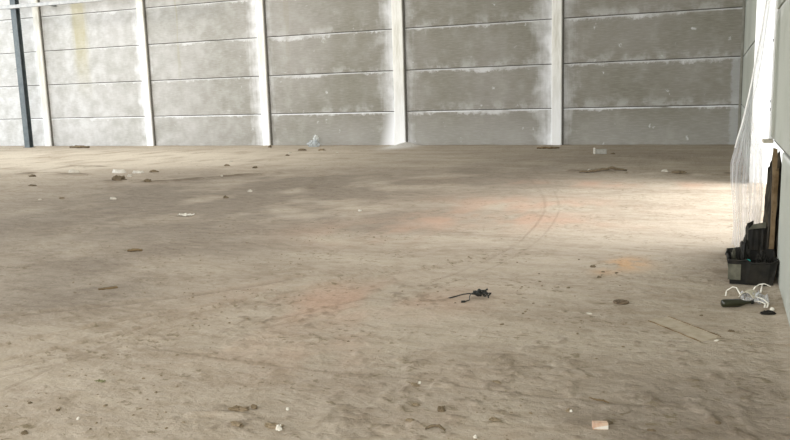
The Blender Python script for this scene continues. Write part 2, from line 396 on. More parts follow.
# corner column
e = empty('corner_column', (.375, YB, 0)); tag(e, 'grey concrete corner column where the back and right walls meet', 'column')
p = MB(); p.box(0, .06, -.06, -.002, -.05, 7.6); p.build('shaft', simple('grey_corner_concrete', (.22, .215, .18), (.30, .29, .25), 5), e, bevel=.01)

# ------------------------------------------------------------------ steel post and conduit
M_steel = simple('grey_blue_painted_steel', (.075, .092, .10), (.12, .14, .145), 6, .55, 0, .15)
M_light = simple('pale_galvanised_pipe', (.33, .34, .34), (.45, .45, .44), 8, .5)
e = empty('steel_post', (-22.75, YB - .62, 0)); tag(e, 'dark blue-grey steel post standing before the back wall at far left', 'post')
p = MB(); p.box(-.12, .12, -.09, -.075, -.02, 7.5); p.box(-.12, .12, .075, .09, -.02, 7.5); p.box(-.012, .012, -.075, .075, -.02, 7.5)
p.build('beam', M_steel, e, bevel=.003)
p = MB(); p.box(-.17, .17, -.13, .13, -.03, .015); p.build('base_plate', M_steel, e, bevel=.004)
for z in (1.35, 2.75, 4.1):
    p = MB(); p.tube([(-.125, -.02, z), (-.18, -.05, z), (-.26, -.05, z)], .016); p.tube([(-.125, -.02, z - .09), (-.18, -.05, z - .09), (-.26, -.05, z - .09)], .016)
    if z > 2: p.build('bracket', M_light, e)
e = empty('ceiling_conduit', (-23.4, YB - .80, 4.86)); tag(e, 'pale pipe rail running right from the steel post across the wall', 'pipe')
p = MB(); p.box(0, 8.6, -.05, .05, -.07, .05, Matrix.Rotation(math.radians(.4), 4, 'Y')); p.build('rail', M_light, e, bevel=.012)
for x in (.1, 1.9, 5.2):
    p = MB(); p.box(x - .04, x + .04, .052, .78, -.02, .02); p.build('rail_bracket', M_steel, e, bevel=.004)

# ------------------------------------------------------------------ doorway in the right wall
M_frame = simple('white_painted_frame', (.74, .74, .72), (.83, .83, .81), 9, .6)
e = empty('door_frame', (XR, Y_D0, 0)); tag(e, 'white painted door frame post at the near side of the bright opening', 'door frame')
p = MB(); p.box(-.012, .19, .012, .12, .985, 5.6); p.build('jamb', M_frame, e, bevel=.006)
p = MB(); p.box(-.07, .02, -.10, .13, .955, .985); p.build('ledge', simple('chipped_beige_edge', (.5, .46, .36), (.62, .58, .48), 30), e, bevel=.004)
for z in (1.25, 1.33, 1.9, 2.35):
    p = MB(); p.box(-.02, -.003, .02, .07, z, z + .03); p.build('hinge', M_light, e, bevel=.003)
e = empty('door_frame', (XR, Y_D1, 0)); tag(e, 'pale frame post at the far side of the bright opening', 'door frame')
p = MB(); p.box(-.02, .19, -.08, -.002, -.02, 5.6); p.build('jamb', M_frame, e, bevel=.006)

# plastic sheet hanging inside the doorway
def film(name, op, tint, rough=.25):
    m = bpy.data.materials.new(name); m.use_nodes = True; nt = m.node_tree; nt.nodes.clear()
    o = nt.nodes.new('ShaderNodeOutputMaterial'); tr = nt.nodes.new('ShaderNodeBsdfTransparent'); df = nt.nodes.new('ShaderNodeBsdfDiffuse'); tl = nt.nodes.new('ShaderNodeBsdfTranslucent'); gl = nt.nodes.new('ShaderNodeBsdfGlossy')
    df.inputs[0].default_value = tl.inputs[0].default_value = (*tint, 1); gl.inputs['Roughness'].default_value = rough
    a = nt.nodes.new('ShaderNodeMixShader'); b = nt.nodes.new('ShaderNodeMixShader'); c = nt.nodes.new('ShaderNodeMixShader')
    nt.links.new(df.outputs[0], a.inputs[1]); nt.links.new(tl.outputs[0], a.inputs[2]); a.inputs[0].default_value = .5
    lw = nt.nodes.new('ShaderNodeLayerWeight'); lw.inputs[0].default_value = .35
    tc = nt.nodes.new('ShaderNodeTexCoord'); mp = nt.nodes.new('ShaderNodeMapping'); mp.inputs[3].default_value = (30, 30, 2.5); nz = nt.nodes.new('ShaderNodeTexNoise'); nz.inputs['Scale'].default_value = 1; nz.inputs['Detail'].default_value = 4
    nt.links.new(tc.outputs['Object'], mp.inputs[0]); nt.links.new(mp.outputs[0], nz.inputs['Vector'])
    mr = nt.nodes.new('ShaderNodeMapRange'); mr.inputs[1].default_value = .4; mr.inputs[2].default_value = .68; mr.inputs[3].default_value = op * .7; mr.inputs[4].default_value = min(1, op * 1.6)
    nt.links.new(nz.outputs[0], mr.inputs[0])
    ad = nt.nodes.new('ShaderNodeMath'); ad.operation = 'MULTIPLY_ADD'; ad.use_clamp = True; nt.links.new(lw.outputs['Facing'], ad.inputs[0]); ad.inputs[1].default_value = .35; nt.links.new(mr.outputs[0], ad.inputs[2])
    nt.links.new(tr.outputs[0], b.inputs[1]); nt.links.new(a.outputs[0], b.inputs[2]); nt.links.new(ad.outputs[0], b.inputs[0])
    nt.links.new(b.outputs[0], c.inputs[1]); nt.links.new(gl.outputs[0], c.inputs[2]); c.inputs[0].default_value = .05
    nt.links.new(c.outputs[0], o.inputs[0]); return m
M_film = film('clear_polythene', .27, (.82, .83, .84)); M_film2 = film('milky_polythene', .55, (.80, .82, .80))
e = empty('plastic_sheet', (.3, 8.0, 0)); tag(e, 'creased clear plastic sheet hanging inside the bright doorway', 'plastic sheet')
LE = [(.30, .245), (.62, .115), (.90, .09), (1.05, .12), (1.25, .20), (1.6, .265), (2.0, .33), (2.5, .40)]  # filled below
LE = [(.22, .12), (.55, .105), (.80, .10), (1.0, .135), (1.2, .185), (1.5, .235), (1.9, .29), (2.33, .34), (3.2, .355), (5.5, .36)]
def lx(z):
    for (a, xa), (b, xb) in zip(LE[:-1], LE[1:]):
        if z <= b: q = max(0, (z - a) / (b - a)); return xa + (xb - xa) * q
    return LE[-1][1]
nu, nv = 60, 120; V = []; F = []
for j in range(nv + 1):
    z = .035 + 5.3 * (j / nv) ** 1.5
    a = lx(z); b = .372 - (.372 - a - .05) * min(1, max(0, (z - .9) / .45))
    sp = min(1, max(0, (3.6 - z) / 3.2))
    for i in range(nu + 1):
        u = i / nu; x = a + (b - a) * u
        yy = 7.72 + .25 * u + sp * .10 * math.sin(u * 19 + z * 1.3 + 2 * noise.noise(Vector((u * 3, 0, z * .9)))) + sp * .05 * math.sin(u * 47 + z * .7) + .03 * noise.noise(Vector((u * 9, 4, z * 5)))
        x += sp * .012 * math.sin(z * 6 + u * 5)
        V.append((x - .3, yy - 8.0, z))
for j in range(nv):
    for i in range(nu): q = j * (nu + 1) + i; F.append((q, q + 1, q + nu + 2, q + nu + 1))
link('sheet', V, F, M_film, e, True)
p = MB(); zz = [.95 + 4.4 * (i / 40) for i in range(41)]
p.tube([(lx(z) - .3 - .004, 7.70 - 8.0, z) for z in zz], .0085, 6); o = p.build('hem', simple('white_rolled_hem', (.8, .8, .78), (.88, .88, .86), 20), e, True)
o['label'] = 'thick white rolled edge'

# ------------------------------------------------------------------ junk by the doorway
M_black = simple('grimy_black_plastic', (.006, .006, .005), (.022, .020, .015), 12, .6)
M_near_black = simple('near_black_infill', (.010, .009, .007), (.05, .04, .025), 6, .95, 0, .8)  # near-black colour for the wall gap and the bundle in it
M_brown = simple('weathered_brown_timber', (.10, .065, .03), (.22, .16, .09), 10, .9)
M_teal = simple('teal_plastic', (.02, .28, .25), (.04, .34, .30), 10, .5)
M_greyjunk = simple('dusty_grey_plastic', (.07, .07, .05), (.15, .145, .11), 12, .8)
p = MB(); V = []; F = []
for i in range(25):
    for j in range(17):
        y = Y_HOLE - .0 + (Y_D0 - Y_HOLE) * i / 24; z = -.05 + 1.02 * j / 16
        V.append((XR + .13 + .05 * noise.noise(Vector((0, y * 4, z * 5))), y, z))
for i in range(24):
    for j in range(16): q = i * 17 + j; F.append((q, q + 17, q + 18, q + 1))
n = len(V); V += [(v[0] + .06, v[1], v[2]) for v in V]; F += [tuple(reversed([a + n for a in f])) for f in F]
p.add(V, F); tag(p.build('trim_3', M_near_black), kind='structure')
# black tub
def lump(name, mat, w, d, h, seed, parent=None, loc=(0, 0, 0), rough=.35, sub=3, flat=True, rz=0, freq=2.0):
    bm = bmesh.new(); bmesh.ops.create_icosphere(bm, subdivisions=sub, radius=1)
    for v in bm.verts:
        p0 = v.co.copy(); k = 1 + rough * noise.fractal(p0 * freq + Vector((seed * 3.1, seed, 0)), .8, 2.0, 4)
        v.co = p0 * k
        if flat: v.co.z = max(v.co.z, -.30)
    zs = [v.co.z for v in bm.verts]; lo, hi = min(zs), max(zs)
    xs_ = [v.co.x for v in bm.verts]; ys_ = [v.co.y for v in bm.verts]
    for v in bm.verts:
        v.co = Vector((v.co.x / (max(xs_) - min(xs_)) * w, v.co.y / (max(ys_) - min(ys_)) * d, (v.co.z - lo) / (hi - lo) * h))
    m = bpy.data.meshes.new(name); bm.to_mesh(m); bm.free(); m.materials.append(mat)
    o = bpy.data.objects.new(name, m); COL.objects.link(o); o.location = loc; o.rotation_euler = (0, 0, rz)
    if parent: o.parent = parent
    return o
tz = fz(.2, 6.5)
e = empty('black_tub', (.235, 6.60, tz)); tag(e, 'battered open black plastic tub of rubbish in the doorway corner', 'tub')
def ringbox(p, x0, x1, y0, y1, z0, z1, fl, th, wob=0):
    n = 8; rr = random.Random(4)
    def loop(a0, a1, b0, b1):
        P = []
        for k in range(n): P.append((a0 + (a1 - a0) * k / n, b0))
        for k in range(n): P.append((a1, b0 + (b1 - b0) * k / n))
        for k in range(n): P.append((a1 - (a1 - a0) * k / n, b1))
        for k in range(n): P.append((a0, b1 - (b1 - b0) * k / n))
        return P
    N = 4 * n; wv = [wob * math.sin(k * .9) + wob * .7 * math.sin(k * 2.3 + 1) for k in range(N)]
    o0 = loop(x0, x1, y0, y1); o1 = loop(x0 - fl, x1 + fl, y0 - fl, y1 + fl); i1 = loop(x0 - fl + th, x1 + fl - th, y0 - fl + th, y1 + fl - th); i0 = loop(x0 + th, x1 - th, y0 + th, y1 - th)
    V = [(a, b, z0) for a, b in o0] + [(a + wv[k] * .5, b + wv[k] * .6, z1 + wv[k]) for k, (a, b) in enumerate(o1)] + [(a + wv[k] * .5, b + wv[k] * .6, z1 + wv[k]) for k, (a, b) in enumerate(i1)] + [(a, b, z0 + th) for a, b in i0]
    F = [tuple(range(N))[::-1], tuple(3 * N + k for k in range(N))]
    for L in (0, N, 2 * N):
        for k in range(N): F.append((L + k, L + (k + 1) % N, L + N + (k + 1) % N, L + N + k))
    p.add(V, F); return [(a + wv[k] * .5, b + wv[k] * .6, z1 + wv[k]) for k, (a, b) in enumerate(o1)]
p = MB(); top = ringbox(p, -.135, .165, -.20, .22, 0.002, .185, .022, .008, .010); p.build('body', M_black, e)
p = MB(); p.tube(top + top[:2], .008, 6); p.build('rim', M_black, e, True)
p = MB(); p.box(-.150, -.06, -.2275, -.2175, .03, .150, Matrix.Rotation(math.radians(-3), 4, 'X')); o = p.build('front_panel', M_greyjunk, e); o['label'] = 'dusty grey front panel'
def junk(name, mat, w, d, h, x, y, z, seed, label, cat, rz=0, rough=.35, group=None):
    o = lump(name, mat, w, d, h, seed, None, (x, y, z), rough, 4, True, rz, 2.6); tag(o, label, cat, group); return o
junk('rubbish_bag', M_black, .085, .17, .31, .205, 6.64, tz + .05, 3, 'black rubbish bag bulging highest out of the black tub', 'bag', rough=.3)
junk('rubbish_bag', M_black, .12, .26, .20, .325, 6.64, tz + .05, 5, 'low black rubbish bag in the wall side of the black tub', 'bag', rough=.5)
junk('crumpled_cloth', M_greyjunk, .06, .16, .19, .130, 6.64, tz + .05, 8, 'dusty grey cloth stuffed in the left end of the black tub', 'cloth', rough=.6)
junk('teal_wrapper', M_teal, .06, .03, .022, .215, 6.425, tz + .175, 11, 'small teal wrapper on the front of the black tub', 'wrapper')
e = empty('carton', (.315, 7.08, fz(.33, 7.1))); tag(e, 'crushed dark box standing behind the black tub', 'box')
p = MB(); ringbox(p, -.085, .055, -.12, .12, 0, .34, .0, .008, .016); p.build('body', M_black, e)
p = MB(); V = [(-.08, -.135, .33), (.05, -.135, .35), (.045, -.15, .40), (-.05, -.145, .375)]; p.add(V + [(a, b + .006, c_) for a, b, c_ in V], [(0, 1, 2, 3), (7, 6, 5, 4)] + [(k, k + 4, (k + 1) % 4 + 4, (k + 1) % 4) for k in range(4)]); o = p.build('flap', M_greyjunk, e)
o['label'] = 'dusty grey bent flap'
junk('tarpaulin_bundle', M_near_black, .165, .95, .93, .455, 7.72, fz(.43, 7.6) - .01, 23, 'tall black tarpaulin bundle slumped in the dark wall gap', 'tarpaulin', rough=.22)
for i, (x, y, h, a, lab) in enumerate(((.405, 6.93, .80, 3, 'brown broken timber leaning in the wall gap, nearest the tub'), (.425, 7.06, .96, -2, 'tallest brown timber upright in the wall gap'), (.465, 6.86, .62, 2, 'short brown timber beside the cut wall end'))):
    e = empty('timber_plank', (x, y, fz(.42, y))); tag(e, lab, 'timber')
    p = MB(); V = []; n = 12
    for k in range(n + 1):
        z = h * k / n; w = .016 + .005 * noise.noise(Vector((i, k * .7, 0))); dx = math.tan(math.radians(a)) * z * .4
        for px, py in ((-w, -.02), (w, -.02), (w, .02), (-w, .02)): V.append((px + dx, py, z + (.05 * random.random() if k == n else 0)))
    F = [(j * 4 + q, j * 4 + (q + 1) % 4, j * 4 + 4 + (q + 1) % 4, j * 4 + 4 + q) for j in range(n) for q in range(4)] + [(3, 2, 1, 0), tuple(n * 4 + q for q in range(4))]
    p.add(V, F); p.build('board', M_brown, e)
    p = MB(); p.tube([(0, -.026, h * .6), (.0, -.021, h * .6), (0, -.019, h * .6)], .004, 6); p.build('nail', M_black, e)

# ------------------------------------------------------------------ bottle and torn packaging
M_bottle = simple('dark_olive_glass', (.008, .009, .004), (.025, .026, .010), 9, .3, 0, .1, .5)
M_cream = simple('creamy_card', (.50, .46, .36), (.62, .58, .47), 25, .7)
M_white = simple('dirty_white_plastic', (.66, .63, .54), (.80, .78, .70), 25, .5)
bx, by = .062, 5.70
e = empty('bottle', (bx, by, fz(bx, by) + .027), math.radians(24)); tag(e, 'dark olive bottle lying on the floor by the white packaging', 'bottle')
Mb = Matrix.Rotation(math.radians(90), 4, 'Y')
p = MB(); p.lathe([(.020, -.02), (.026, -.015), (.028, -.005), (.028, .09), (.026, .11), (.019, .13), (.0115, .15), (.0115, .185)], 24, Mb); p.build('body', M_bottle, e, True)
p = MB(); p.lathe([(.011, .183), (.0135, .185), (.0135, .200), (.012, .203)], 18, Mb); p.build('cap', M_black, e, True)
e = empty('torn_packaging', (.225, 5.92, fz(.2, 5.8))); tag(e, 'crumpled clear packaging with bent white straps by the right wall', 'packaging')
nu, nv = 22, 16; V = []; F = []
for j in range(nv + 1):
    for i in range(nu + 1):
        u = i / nu - .5; v = j / nv - .5
        r = noise.noise(Vector((u * 7, v * 7, 3))); r2 = noise.noise(Vector((u * 15, v * 15, 9)))
        z = .012 + .085 * abs(r) + .03 * abs(r2) + .05 * math.exp(-((u + .12) ** 2 + v * v) * 20)
        V.append((u * .17 + .03 + .02 * r2, v * .24 + .02 * r, z * .75))
for j in range(nv):
    for i in range(nu): q = j * (nu + 1) + i; F.append((q, q + 1, q + nu + 2, q + nu + 1))
o = link('film', V, F, M_film, e); m = o.modifiers.new('thick', 'SOLIDIFY'); m.thickness = .0012
p = MB()
V = []; F = []
for i in range(9):
    a = i / 8; V += [(-.075 + .10 * a, -.05 - .02 * a, .035 + .045 * math.sin(a * 3.1)), (-.045 + .11 * a, .03, .03 + .05 * math.sin(a * 2.8 + .2))]
for i in range(8): F.append((2 * i, 2 * i + 2, 2 * i + 3, 2 * i + 1))
p.add(V, F); o = p.build('card', M_cream, e); m = o.modifiers.new('thick', 'SOLIDIFY'); m.thickness = .003; o['label'] = 'curled off-white card'
for pts in ([(-.155, .05, .012), (-.150, .06, .05), (-.11, .05, .083), (-.085, .03, .085), (-.06, -.02, .05), (-.035, -.07, .02)],
            [(.01, .02, .05), (.035, .05, .09), (.065, .10, .10), (.085, .12, .095), (.075, .08, .045)], [(.065, .10, .10), (.10, .11, .105), (.14, .10, .09)],
            [(.03, -.11, .03), (.06, -.13, .035), (.095, -.16, .03), (.09, -.20, .012)], [(.04, -.06, .05), (.085, -.12, .05), (.115, -.15, .03), (.105, -.19, .010)]):
    p = MB(); p.tube(pts, .0065, 6, .6); p.build('strap', M_white, e, True)
o = lump('knob', M_white, .03, .03, .022, 4, e, (.135, -.225, .004), .1, 2)
junk('black_rag', M_black, .11, .05, .03, .330, 5.60, fz(.25, 5.68), 31, 'flat black rag under the white packaging, right of the bottle', 'rag', .2)

# ------------------------------------------------------------------ buried board
M_board = simple('dust_covered_board', (.38, .32, .235), (.49, .425, .33), 14, .9)
cs = [(-.40, 5.22), (-.29, 5.36), (.04, 5.00), (-.07, 4.86)]
zb = max(fz(*q) for q in cs) - .002
def quad_plate(name, mat, pts, z0, z1, parent=None, bevel=.002):
    V = [(x, y, z0) for x, y in pts] + [(x, y, z1) for x, y in pts]
    if sum((pts[i][0] * pts[(i + 1) % 4][1] - pts[(i + 1) % 4][0] * pts[i][1]) for i in range(4)) < 0: F = [(0, 1, 2, 3), (7, 6, 5, 4)] + [(k, k + 4, (k + 1) % 4 + 4, (k + 1) % 4) for k in range(4)]
    else: F = [(3, 2, 1, 0), (4, 5, 6, 7)] + [(k, (k + 1) % 4, (k + 1) % 4 + 4, k + 4) for k in range(4)]
    return MB().add(V, F).build(name, mat, parent, bevel=bevel)
e = empty('flat_board', (0, 0, 0)); tag(e, 'thin dusty board lying flat and half buried in the dirt', 'board')
L = lambda a, b, q: (a[0] + (b[0] - a[0]) * q, a[1] + (b[1] - a[1]) * q)
for q0, q1 in ((0, .44), (.455, 1)):
    quad_plate('panel', M_board, [L(cs[0], cs[3], q0), L(cs[1], cs[2], q0), L(cs[1], cs[2], q1), L(cs[0], cs[3], q1)], zb - .02, zb + .004, e)
for a, b in ((cs[0], cs[3]), (cs[1], cs[2])):
    p = MB(); p.tube([(*L(a, b, k / 8), zb + .001 + .003 * (k % 2)) for k in range(9)], .0055, 5); o = p.build('edge_strip', M_brown, e); o['label'] = 'brown rusted edge strip'

# ------------------------------------------------------------------ round rusty disc
M_rust = simple('brown_rusty_iron', (.075, .055, .035), (.19, .14, .09), 40, .8)
e = empty('iron_disc', (-.62, 5.62, fz(-.62, 5.62) - .001)); tag(e, 'round rusty iron disc lying on the bright dirt', 'disc')
p = MB(); p.lathe([(.050, 0), (.056, .004), (.056, .010), (.050, .014), (.044, .014), (.040, .010), (.020, .010), (.018, .016), (.010, .016)], 28); p.build('plate', M_rust, e)
for k in range(8):
    a = k * math.pi / 4; p = MB(); p.tube([(.02 * math.cos(a), .02 * math.sin(a), .011), (.042 * math.cos(a), .042 * math.sin(a), .011)], .0035, 6); p.build('rib', M_rust, e)

# ------------------------------------------------------------------ twisted black metal
M_iron = simple('black_scrap_iron', (.012, .014, .012), (.05, .05, .045), 30, .5, .3)
e = empty('twisted_scrap', (-1.70, 5.45, fz(-1.7, 5.45))); tag(e, 'twisted black metal scrap with a long rod on the bare floor', 'scrap metal')
p = MB(); p.tube([(-.135, -.085, .006), (-.09, -.06, .016), (-.04, -.02, .027), (.0, .0, .03), (.03, .01, .028)], [.0055, .005, .0045, .005, .006], 7); p.build('rod', M_iron, e, True)
p = MB(); p.tube([(.02, .0, .035), (.015, -.04, .02), (.035, -.10, .01), (.005, -.145, .006)], .0035, 6); p.tube([(.015, -.142, .008), (-.012, -.155, .008)], .0085, 7); p.build('hook', M_iron, e, True)
for k in range(9):
    rr = random.Random(k); c0 = Vector((.03 + .012 * k, .005 + .005 * k, .030))
    pts = [c0 + Vector((rr.uniform(-.02, .035), rr.uniform(-.025, .03), rr.uniform(-.022, .025))) for _ in range(5)]
    pts = [Vector((q.x, q.y, max(.007, q.z))) for q in pts]
    p = MB(); p.tube(pts, rr.uniform(.0045, .0085), 6); p.build('wire', M_iron, e, True)
p = MB(); p.lathe([(.004, 0), (.016, .002), (.018, .010), (.012, .014), (.012, .022), (.006, .026)], 14, Matrix.Translation((.075, .02, .044)) @ Matrix.Rotation(.5, 4, 'X')); p.build('cap_nut', M_iron, e, True)
p = MB(); p.tube([(.105, .02, .03), (.125, .025, .062), (.137, .03, .066)], [.008, .006, .009], 7); p.tube([(.11, .01, .045), (.145, .0, .03), (.15, .0, .008)], .006, 7); p.build('lever', M_iron, e, True)

# ------------------------------------------------------------------ loose debris, piece by piece
M_pale = simple('pale_chalky_stone', (.44, .40, .33), (.60, .56, .48), 25)
M_wstone = simple('white_plaster_lump', (.58, .55, .48), (.72, .69, .62), 25)
M_dirt = simple('dark_dirt_clod', (.10, .075, .045), (.20, .155, .10), 30, .95, 0, .6)
M_mid = simple('brown_dirt_clod', (.17, .13, .075), (.28, .22, .15), 30, .95, 0, .6)
M_brick = simple('pinkish_brick', (.48, .30, .21), (.64, .52, .40), 22)
M_grey = simple('grey_block_concrete', (.34, .33, .29), (.45, .44, .40), 22)
M_leaf = simple('dull_green_leaf', (.16, .16, .08), (.23, .22, .12), 40)
def place(name, x, y, mat, w, d, h, seed, label, cat, rz=0, rough=.5, sink=.15, sub=3):
    if cat == 'stone': w, d, h = w * .8, d * .8, h * .7
    o = lump(name, mat, w, d, h, seed, None, (x, y, fz(x, y) - h * sink), rough, sub, True, rz); tag(o, label, cat); return o
def stickthing(name, pts, r, mat, label, cat):
    e_ = [Vector((x, y, fz(x, y) + r * .7 + dz)) for x, y, dz in pts]; n = len(e_)
    fine = []
    for i in range(n - 1):
        for k in range(4): q = e_[i].lerp(e_[i + 1], k / 4); fine.append(q + Vector((0, 0, r * .25 * math.sin(i * 4 + k * 2.3))))
    fine.append(e_[-1]); rr = [r * (.65 + .35 * math.sin(math.pi * (i + .6) / (len(fine) + .2))) * (1 + .12 * math.sin(i * 5)) for i in range(len(fine))]
    o = MB().tube(fine, rr, 7).build(name, mat, None, True); tag(o, label, cat); return o
def scrap(name, x, y, w, d, h, mat, label, cat, seed=0, rz=0):
    nu, nv = 14, 8; V = []; F = []
    for j in range(nv + 1):
        for i in range(nu + 1):
            u = i / nu - .5; v = j / nv - .5; k = noise.noise(Vector((u * 6 + seed, v * 5, seed))); k2 = noise.noise(Vector((u * 3 + seed, v * 3, seed + 7)))
            V.append((u * w * (1 + .2 * k2), v * d * (1 + .5 * k), .003 + h * (abs(k) * 1.3 + .4 * abs(k2))))
    for j in range(nv):
        for i in range(nu): q = j * (nu + 1) + i; F.append((q, q + 1, q + nu + 2, q + nu + 1))
    o = link(name, V, F, mat); o.location = (x, y, fz(x, y)); o.rotation_euler = (0, 0, rz); m = o.modifiers.new('thick', 'SOLIDIFY'); m.thickness = .003; m.offset = 1
    tag(o, label, cat); return o
def slab(name, x, y, w, d, h, mat, label, cat, seed=0, rz=0, pts=7):
    rr = random.Random(seed); n = 11; P = []
    for k in range(n):
        a = 2 * math.pi * k / n; q = rr.uniform(.55, 1.0); P.append((w / 2 * q * math.cos(a), d / 2 * q * math.sin(a)))
    V = [(a, b, -.01) for a, b in P] + [(a * .75, b * .8, h * rr.uniform(.35, 1)) for a, b in P]; F = [tuple(range(n))[::-1], tuple(n + k for k in range(n))] + [(k, (k + 1) % n, n + (k + 1) % n, n + k) for k in range(n)]
    o = MB().add(V, F).build(name, mat, bevel=h * .15); o.location = (x, y, fz(x, y)); o.rotation_euler = (0, 0, rz); tag(o, label, cat); return o

# at the back wall
e = empty('concrete_block', (-2.55, 18.55, fz(-2.55, 18.55)), math.radians(12)); tag(e, 'small grey block with a white end, right of the cream column', 'block')
MB().box(-.13, .12, -.07, .07, 0, .11).build('body', M_grey, e, bevel=.012); o = MB().box(-.17, -.13, -.08, .08, 0, .14).build('end_face', M_wstone, e, bevel=.01); o['label'] = 'white end'
place('dirt_clod', -2.28, 18.5, M_dirt, .12, .1, .05, 2, 'brown dirt clod just right of the small grey block', 'dirt clod')
stickthing('stick', [(-4.40, 20.2, 0), (-4.22, 20.1, .02), (-4.02, 20.15, 0), (-3.85, 20.3, 0)], .028, M_brown, 'brown stick on the dirt at the foot of the cream column', 'stick')
place('stone', -12.78, 20.75, M_dirt, .16, .14, .13, 5, 'black stone at the foot of the middle back column', 'stone')
place('stone', -10.77, 18.49, M_pale, .14, .12, .09, 6, 'pale stone out from the glass lump by the back wall', 'stone')
place('stone', -10.42, 17.75, M_dirt, .13, .11, .07, 7, 'dark stone in front of the pale one near the back wall', 'stone')
place('dirt_clod', -10.95, 19.5, M_dirt, .3, .16, .07, 8, 'dark clod on the dirt in front of the bluish glass lump', 'dirt clod')
place('dirt_clod', -10.33, 19.5, M_mid, .26, .14, .06, 9, 'flat brown clod right of the bluish glass lump', 'dirt clod')
place('stone', -9.45, 18.7, M_pale, .10, .09, .05, 10, 'tiny pale stone alone before the lime spilled column', 'stone')
e = empty('plastic_bag', (-11.40, 21.0, fz(-11.4, 21.0))); tag(e, 'bluish clear plastic bag slumped against the back wall', 'plastic bag')
lump('bag_body', film('bluish_polythene', .35, (.60, .66, .70)), .42, .28, .24, 12, e, (0, 0, 0), .4, 3); lump('bag_top', M_film2, .20, .16, .20, 14, e, (.06, .05, .17), .5, 3)
stickthing('timber_offcut', [(-20.6, 20.55, 0), (-20.2, 20.5, .01), (-19.8, 20.6, 0)], .05, M_dirt, 'dark timber offcut on the floor against the far left bay', 'timber')
# far left and middle
D = [('plaster_chunk', -12.01, 13.30, M_wstone, .42, .30, .085, 'largest white plaster chunk in the left debris strip', 'plaster', 0),
     ('plaster_chunk', -11.50, 13.30, M_wstone, .34, .2, .06, 'white plaster chunk just right of the largest one', 'plaster', 1),
     ('plaster_chunk', -13.22, 13.22, M_pale, .34, .22, .075, 'pale plaster chunk on the leftmost dirt ridge', 'plaster', 2),
     ('plaster_chunk', -11.15, 12.65, M_pale, .14, .12, .055, 'small pale plaster bit below the white chunks', 'plaster', 3),
     ('plaster_chunk', -8.85, 9.64, M_pale, .19, .10, .035, 'thin pale plaster flake beyond the dark left hollow', 'plaster', 4)]
for nme, x, y, mt, w, d, h, lab, cat, sd in D: slab(nme, x, y, w, d, h, mt, lab, cat, sd)
place('dirt_clod', -13.45, 12.3, M_dirt, .16, .14, .06, 41, 'dark clod below the leftmost dirt ridge', 'dirt clod')
place('dirt_clod', -11.25, 13.5, M_mid, .22, .16, .07, 42, 'brown clod behind the white plaster chunks', 'dirt clod')
place('dirt_clod', -10.68, 11.80, M_dirt, .34, .2, .11, 43, 'dark brown mound at the left end of the long ridge', 'dirt mound')
place('dirt_clod', -9.95, 11.75, M_dirt, .22, .12, .07, 44, 'dark clod half way along the long ridge', 'dirt clod')
place('stone', -10.41, 15.0, M_mid, .22, .14, .07, 45, 'brown stone beyond the right end of the long ridge', 'stone')
place('stone', -10.9, 15.9, M_pale, .12, .1, .05, 46, 'pale stone farthest out beyond the long ridge', 'stone')
place('stone', -9.40, 14.6, M_dirt, .15, .12, .06, 47, 'dark stone right of the long dirt ridge', 'stone')
place('stone', -8.98, 12.75, M_pale, .07, .07, .05, 48, 'tiny pale stone at the right tip of the long ridge', 'stone')
place('stone', -7.08, 10.81, M_pale, .11, .10, .065, 49, 'pale stone alone on the brown hollow', 'stone')
place('stone', -7.03, 10.05, M_dirt, .13, .1, .075, 50, 'dark stone left below the lone pale stone', 'stone')
place('stone', -4.38, 9.26, M_wstone, .07, .06, .04, 51, 'white pebble alone in the middle of the floor', 'stone')
place('stone', -10.05, 9.3, M_pale, .1, .08, .03, 52, 'flat pale stone near the left edge', 'stone')
place('stone', -9.80, 9.5, M_mid, .12, .1, .05, 53, 'brown stone beside the flat pale one near the left edge', 'stone')
place('stone', -11.95, 10.9, M_dirt, .26, .14, .05, 54, 'flat dark clod between left edge and dark mound', 'stone')
scrap('paper_scrap', -6.50, 8.37, .17, .12, .04, M_wstone, 'crumpled white paper scrap on the brown floor, mid left', 'paper', 3)
stickthing('stick', [(-5.56, 6.18, 0), (-5.50, 6.21, .005), (-5.43, 6.25, 0)], .016, M_brown, 'short brown stick on the left floor', 'stick')
p = MB(); p.box(-.075, .075, -.02, .02, -.005, .012); o = p.build('wood_strip', M_brown, bevel=.002); o.location = (-4.62, 4.87, fz(-4.62, 4.87)); o.rotation_euler = (0, 0, .9); tag(o, 'flat dark wood strip between the left tyre tracks', 'wood')
# right back ridge
place('stone', -2.19, 14.45, M_wstone, .10, .09, .075, 60, 'white stone at the left end of the right ridge', 'stone')
place('stone', -1.97, 14.72, M_wstone, .13, .1, .085, 61, 'larger white stone on top of the right ridge', 'stone')
place('stone', -.90, 14.62, M_pale, .15, .12, .10, 62, 'pale stone further right along the right ridge', 'stone')
place('dirt_clod', -.66, 14.32, M_dirt, .26, .12, .06, 63, 'dark clod at the right end of the right ridge', 'dirt clod')
stickthing('stick', [(-2.35, 14.33, 0), (-2.1, 14.36, .01), (-1.8, 14.5, .02), (-1.55, 14.6, 0)], .026, M_dirt, 'dark stick along the two white stones', 'stick')
